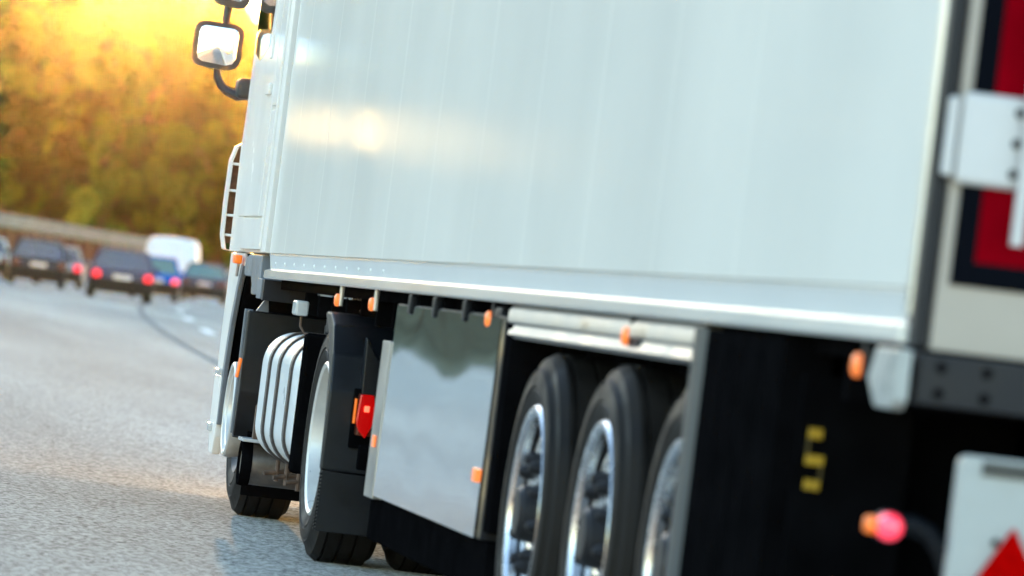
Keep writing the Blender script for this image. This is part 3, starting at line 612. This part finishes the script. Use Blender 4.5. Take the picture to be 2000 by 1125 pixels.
part('arch_liner', 'chassis', tu, prism, [(27.3, .35), (27.62, .35), (27.66, 1.25), (26.0, 1.25), (26.0, 1.16), (26.9, 1.16), (27.22, .8)], 'X', 2.533, 3.2, .008)
part('bumper_clip', 'lampglass', tu, box, 2.478, 2.52, 27.26, 27.36, .645, .675, .004)
part('bumper_step', 'cab', tu, prism, [(27.24, .64), (27.60, .64), (27.56, .36), (27.44, .25), (27.30, .25), (27.24, .34)], 'X', 2.500, 2.548, .012)
part('bumper_lamp', 'lampglass', tu, box, 2.482, 2.502, 27.40, 27.50, .36, .40, .006)
sidep('rear_wing', [(25.78, 1.06), (26.16, 1.06), (26.18, 1.10), (26.26, 1.145), (26.60, 1.145), (26.64, 1.18), (26.58, 1.235), (26.46, 1.250), (25.80, 1.250)], 'greyp', 2.492, 2.60, .008)
sidep('rear_wing_step', [(25.62, 1.045), (25.82, 1.045), (25.82, 1.14), (25.62, 1.14)], 'greyp', 2.485, 2.62, .006)
sidep('wing_back', [(25.54, 1.04), (25.615, 1.04), (25.615, 1.138), (25.54, 1.138)], 'darkgrey', 2.49, 2.70, .004)
part('corner_marker', 'amberl', tu, box, 2.462, 2.498, 26.86, 26.98, 1.200, 1.243, .006)
bm = NB(); tube(bm, [(2.49, 26.95, 1.20), (2.49, 26.97, 1.14)], .008, 6); obj('marker_clip', bm, 'alu', tu)
# steering axle
for s, x in ((-1, 2.53), (1, 5.02)):
    wh = wheel(tu, x, SW[0], SW[1], s, .50, .30, .30, 'steer')
    bm = NB(); lathe(bm, [(a, s*o) for a, o in [(.225, -.02), (.232, .02), (.228, .045), (.218, .052), (.206, .048), (.196, .030), (.186, .038), (.176, .034), (.165, .012), (.15, -.02)]], (x, *SW), 'X', 48, close=True); ri = obj('trim_ring', bm, 'rimpaint'); ri.parent = wh
bm = NB(); tube(bm, [(2.7, *SW), (4.85, *SW)], .08, 10); obj('front_axle', bm, 'chassis', tu)
# mudguard behind the steering wheel
part('front_mudguard', 'guard', tu, prism, [(25.93, .39), (26.00, .38), (25.99, .70), (26.02, .985), (25.90, .985), (25.90, .60)], 'X', 2.468, 3.1, .008)
part('front_mudguard_edge', 'greyp', tu, prism, [(25.985, .40), (26.01, .40), (26.03, .99), (26.0, .99)], 'X', 2.46, 2.50, .004)
part('mudguard_bracket', 'greyp', tu, prism, [(2.50, .985), (2.56, .985), (2.55, 1.06), (2.545, 1.06)], 'Y', 25.86, 25.90, .004)
part('front_mudflap', 'chassis', tu, box, 2.53, 3.05, 25.86, 25.88, .12, .42, .003)
bm = NB(); prism(bm, [(2.440, .665), (2.452, .665), (2.462, .755), (2.450, .76)], 'Y', 25.84, 25.90, .004); obj('mudguard_marker', bm, 'amberl', tu)
bm = NB(); lathe(bm, [(.07, -.02), (.098, .0), (.10, .05), (.10, .75), (.08, .8)], (2.50, 25.48, .285), 'X', 28); obj('silencer', bm, 'exhaust', tu)
bm = NB(); lathe(bm, [(.105, -.02), (.108, .0), (.105, .03), (.085, .03), (.082, -.02)], (2.49, 25.48, .285), 'X', 28, close=True); obj('silencer_ring', bm, 'chassis', tu)
part('step_plate', 'lampglass', tu, box, 2.455, 2.62, 25.30, 25.52, .385, .402, .004)
part('bracket_plate', 'rust', tu, box, 2.50, 2.7, 25.30, 25.34, .40, .56, .006)
# fuel tank with straps
def rrect(x0, x1, z0, z1, r, n=6):
    pts = []
    for cx, cz, a0 in ((x0+r, z1-r, 90), (x0+r, z0+r, 180), (x1-r, z0+r, 270), (x1-r, z1-r, 0)):
        pts += [(cx+r*math.cos(R_(a0+90*i/n)), cz+r*math.sin(R_(a0+90*i/n))) for i in range(n+1)]
    return pts
bm = NB(); prism(bm, rrect(2.475, 3.13, .335, .915, .15, 8), 'Y', 23.42, 25.02, .012); tk = obj('fuel_tank', bm, 'tank', tu)
for y in (24.62, 24.20, 23.68):
    o = rrect(2.465, 3.14, .325, .925, .16, 8); i = rrect(2.477, 3.128, .337, .913, .15, 8); bm = NB()
    A = [[bm.verts.new((p[0], yy_, p[1])) for p in q] for q, yy_ in ((o, y-.035), (o, y+.035), (i, y+.035), (i, y-.035))]; n = len(o)
    for a, b in zip(A, A[1:]+A[:1]):
        for k in range(n): bm.faces.new((a[k], a[(k+1) % n], b[(k+1) % n], b[k]))
    bmesh.ops.recalc_face_normals(bm, faces=bm.faces); st = obj('tank_strap', bm, 'strap', tk)
    bm = NB(); tube(bm, [(2.56, y, .34), (2.56, y, .245)], .011, 8); tube(bm, [(2.50, y-.02, .275), (2.62, y+.02, .295)], .010, 8); obj('strap_bolt', bm, 'rust', tk)
bm = NB(); lathe(bm, [(.05, 0), (.055, .01), (.055, .05), (.04, .06)], (2.78, 24.9, .91), 'Z', 20); obj('tank_cap', bm, 'black', tk)
part('tank_end_guard', 'chassis', tu, box, 2.478, 3.13, 23.34, 23.415, .33, .93, .02)
# frame, drive axle, fifth wheel
for x in (3.35, 4.1): part('frame_rail', 'chassis', tu, box, x, x+.09, 21.9, 27.9, .65, .95, .005)
part('fifth_wheel', 'chassis', tu, prism, [(3.3, 22.5), (4.25, 22.5), (4.3, 23.3), (4.0, 23.6), (3.55, 23.6), (3.25, 23.3)], 'Z', 1.02, 1.10, .01)
part('cab_back_wall', 'chassis', tu, box, 2.56, 4.99, 26.02, 26.1, .9, 3.4, .02)
part('engine_block', 'chassis', tu, box, 3.2, 4.35, 25.2, 27.6, .45, 1.24, .03)
part('air_tank_box', 'chassis', tu, box, 2.9, 4.6, 25.1, 25.75, .35, 1.08, .02)
part('right_tank', 'tank', tu, box, 4.42, 5.05, 23.4, 25.6, .33, .92, .1, 4)
for s, xs in ((-1, (2.505, 2.845)), (1, (5.045, 4.705))):
    for i, x in enumerate(xs): wheel(tu, x, 22.77, .505, s, .505, .30, .312, 'drive')
bm = NB(); tube(bm, [(2.9, 22.77, .505), (4.6, 22.77, .505)], .12, 14); obj('drive_axle', bm, 'chassis', tu)
for x0, x1 in ((2.475, 3.16), (4.39, 5.075)):
    fd = part('rear_mudguard', 'guard', tu, prism, [(22.62, 1.035), (22.44, 1.03), (22.30, .985), (22.205, .87), (22.17, .72), (22.155, .395), (22.19, .395), (22.215, .60), (22.275, .78), (22.39, .90), (22.50, .965), (22.62, 1.01)], 'X', x0, x1, .012)
    fl = part('mudflap', 'guard', tu, box, x0+.01, x1, 22.16, 22.175, .15, .392, .003)
    part('mudguard_gusset', 'guard', fd, prism, [(x0+.12, .95), (x0+.125, .70), (x0+.22, .72), (x0+.23, .78)], 'Y', 22.10, 22.17, .006)
    if x0 < 3:
        for k in range(16): part('flap_tooth', 'black', fl, box, x0+.002, x0+.0115, 22.158, 22.176, .155+k*.0148, .163+k*.0148, .001)
    tl = part('tail_light', 'redd', tu, box, x0+.115, x0+.42, 22.03, 22.12, .553, .722, .006)
    part('red_lens', 'red', tl, prism, [(x0+.112, .72), (x0+.165, .722), (x0+.178, .665), (x0+.172, .60), (x0+.148, .545), (x0+.118, .575), (x0+.104, .61)], 'Y', 22.005, 22.03, .006)
    part('lamp_chip', 'redlit', tl, box, x0+.131, x0+.152, 21.995, 22.004, .652, .676, .003)
    part('amber_side_lens', 'amberl', tl, box, x0+.100, x0+.107, 22.06, 22.10, .60, .70, .002)
    part('tail_light_bracket', 'chassis', tu, box, x0+.10, x0+.50, 22.121, 22.16, .50, .74, .006)
part('rear_crossbar', 'chassis', tu, box, 2.60, 4.95, 21.95, 22.0, .42, .52, .006)
part('spray_guard', 'chassis', tu, box, 3.1, 4.45, 22.25, 22.27, .3, 1.02)
part('added_right_fairing', 'cab', tu, box, 5.055, 5.075, 23.45, 25.9, .16, 1.15, .006)  # unseen panel added on the far side to keep the road beneath dark
part('under_tray', 'chassis', tu, box, 2.75, 4.95, 23.5, 25.7, .20, .24)
part('valve_block', 'black', tu, box, 2.56, 2.62, 23.25, 23.36, .94, 1.0, .008)
bm = NB(); tube(bm, [(2.6, 23.3, .99), (2.62, 23.15, 1.03), (2.66, 23.0, 1.05), (2.8, 22.9, 1.04)], .008, 6); obj('air_line', bm, 'rust', tu)

# mirrors
mb = part('mirror_base', 'armp', tu, box, 2.45, 2.56, 27.72, 27.90, 2.03, 2.135, .022, 3)
bm = NB(); tube(bm, [(2.50, 27.82, 2.055), (2.46, 27.84, 2.045), (2.41, 27.86, 2.06), (2.375, 27.87, 2.09), (2.353, 27.88, 2.13), (2.345, 27.88, 2.19)], [.026, .026, .022, .020, .019, .018], 12); obj('mirror_arm', bm, 'armp', mb)
bm = NB(); tube(bm, [(2.36, 27.93, 2.36), (2.372, 27.93, 2.48), (2.38, 27.93, 2.6)], .02, 10); obj('mirror_stem', bm, 'armp', mb)
def mirror(cx, cz, w_, h_, skew):
    pts = [(-.5*w_, -.28*h_), (-.47*w_, -.40*h_), (-.36*w_, -.47*h_), (.22*w_, -.52*h_), (.40*w_, -.46*h_), (.48*w_, -.30*h_), (.50*w_, .30*h_), (.46*w_, .43*h_), (.36*w_, .48*h_), (-.36*w_, .5*h_), (-.46*w_, .44*h_), (-.5*w_, .30*h_)]
    pts = [(cx+a, cz+b) for a, b in pts]
    bm = NB(); loft(bm, [[(x, 27.83, z) for x, z in pts], [(cx+(x-cx)*1.0, 27.87, cz+(z-cz)*1.0) for x, z in pts], [(cx+(x-cx)*.85, 27.95, cz+(z-cz)*.85) for x, z in pts], [(cx+(x-cx)*.5, 27.99, cz+(z-cz)*.5) for x, z in pts]])
    bmesh.ops.bevel(bm, geom=list(bm.edges), offset=.006, segments=2, affect='EDGES')
    h = obj('mirror_housing', bm, 'armp', mb)
    bm = NB(); vs = []
    n_ = 7
    g2 = [[None]*n_ for _ in range(n_)]
    fr = []
    for sc_, dy in ((.80, 0.0), (.55, -.0), (.3, .0)): fr.append([(cx+(x-cx)*sc_, cz+(z-cz)*sc_) for x, z in pts])
    def yo(x, z): return 27.805 + .75*((x-cx)**2+(z-cz)**2) - .05*(x-cx)
    rings = [[bm.verts.new((x, yo(x, z), z)) for x, z in q] for q in fr]; c_ = bm.verts.new((cx, yo(cx, cz), cz)); n = len(pts)
    for a, b in zip(rings, rings[1:]):
        for k in range(n): bm.faces.new((a[k], a[(k+1) % n], b[(k+1) % n], b[k]))
    for k in range(n): bm.faces.new((rings[-1][k], rings[-1][(k+1) % n], c_))
    gl = obj('mirror_glass', bm, 'mirror'); gl.parent = mb; gl.matrix_parent_inverse = mb.matrix_parent_inverse.copy(); gl.matrix_parent_inverse = Matrix.Identity(4)
mirror(2.333, 2.285, .252, .235, 0)
mirror(2.375, 2.665, .21, .36, 0)

# ------------------------------------------------------------------ haze added for the glow around the low sun
bm = NB(); box(bm, -2100, 2100, -2100, 2100, -1.2, 46)
hz = obj('haze', bm, 'grass', None, False); hz.data.materials.clear(); tag(hz, 'thin haze added for a golden glow around the low sun', 'haze', kind='stuff')
hm = bpy.data.materials.new('glow_haze_volume'); hm.use_nodes = True; hn = hm.node_tree.nodes; hn.clear()
pv = hn.new('ShaderNodeVolumePrincipled'); ho = hn.new('ShaderNodeOutputMaterial')
pv.inputs['Color'].default_value = (1.0, 0.87, 0.66, 1); pv.inputs['Density'].default_value = HAZE_DENSITY; pv.inputs['Anisotropy'].default_value = HAZE_G
hm.node_tree.links.new(pv.outputs[0], ho.inputs['Volume']); hz.data.materials.append(hm)
for o in bpy.data.objects:
    if '_o' in o: del o['_o']
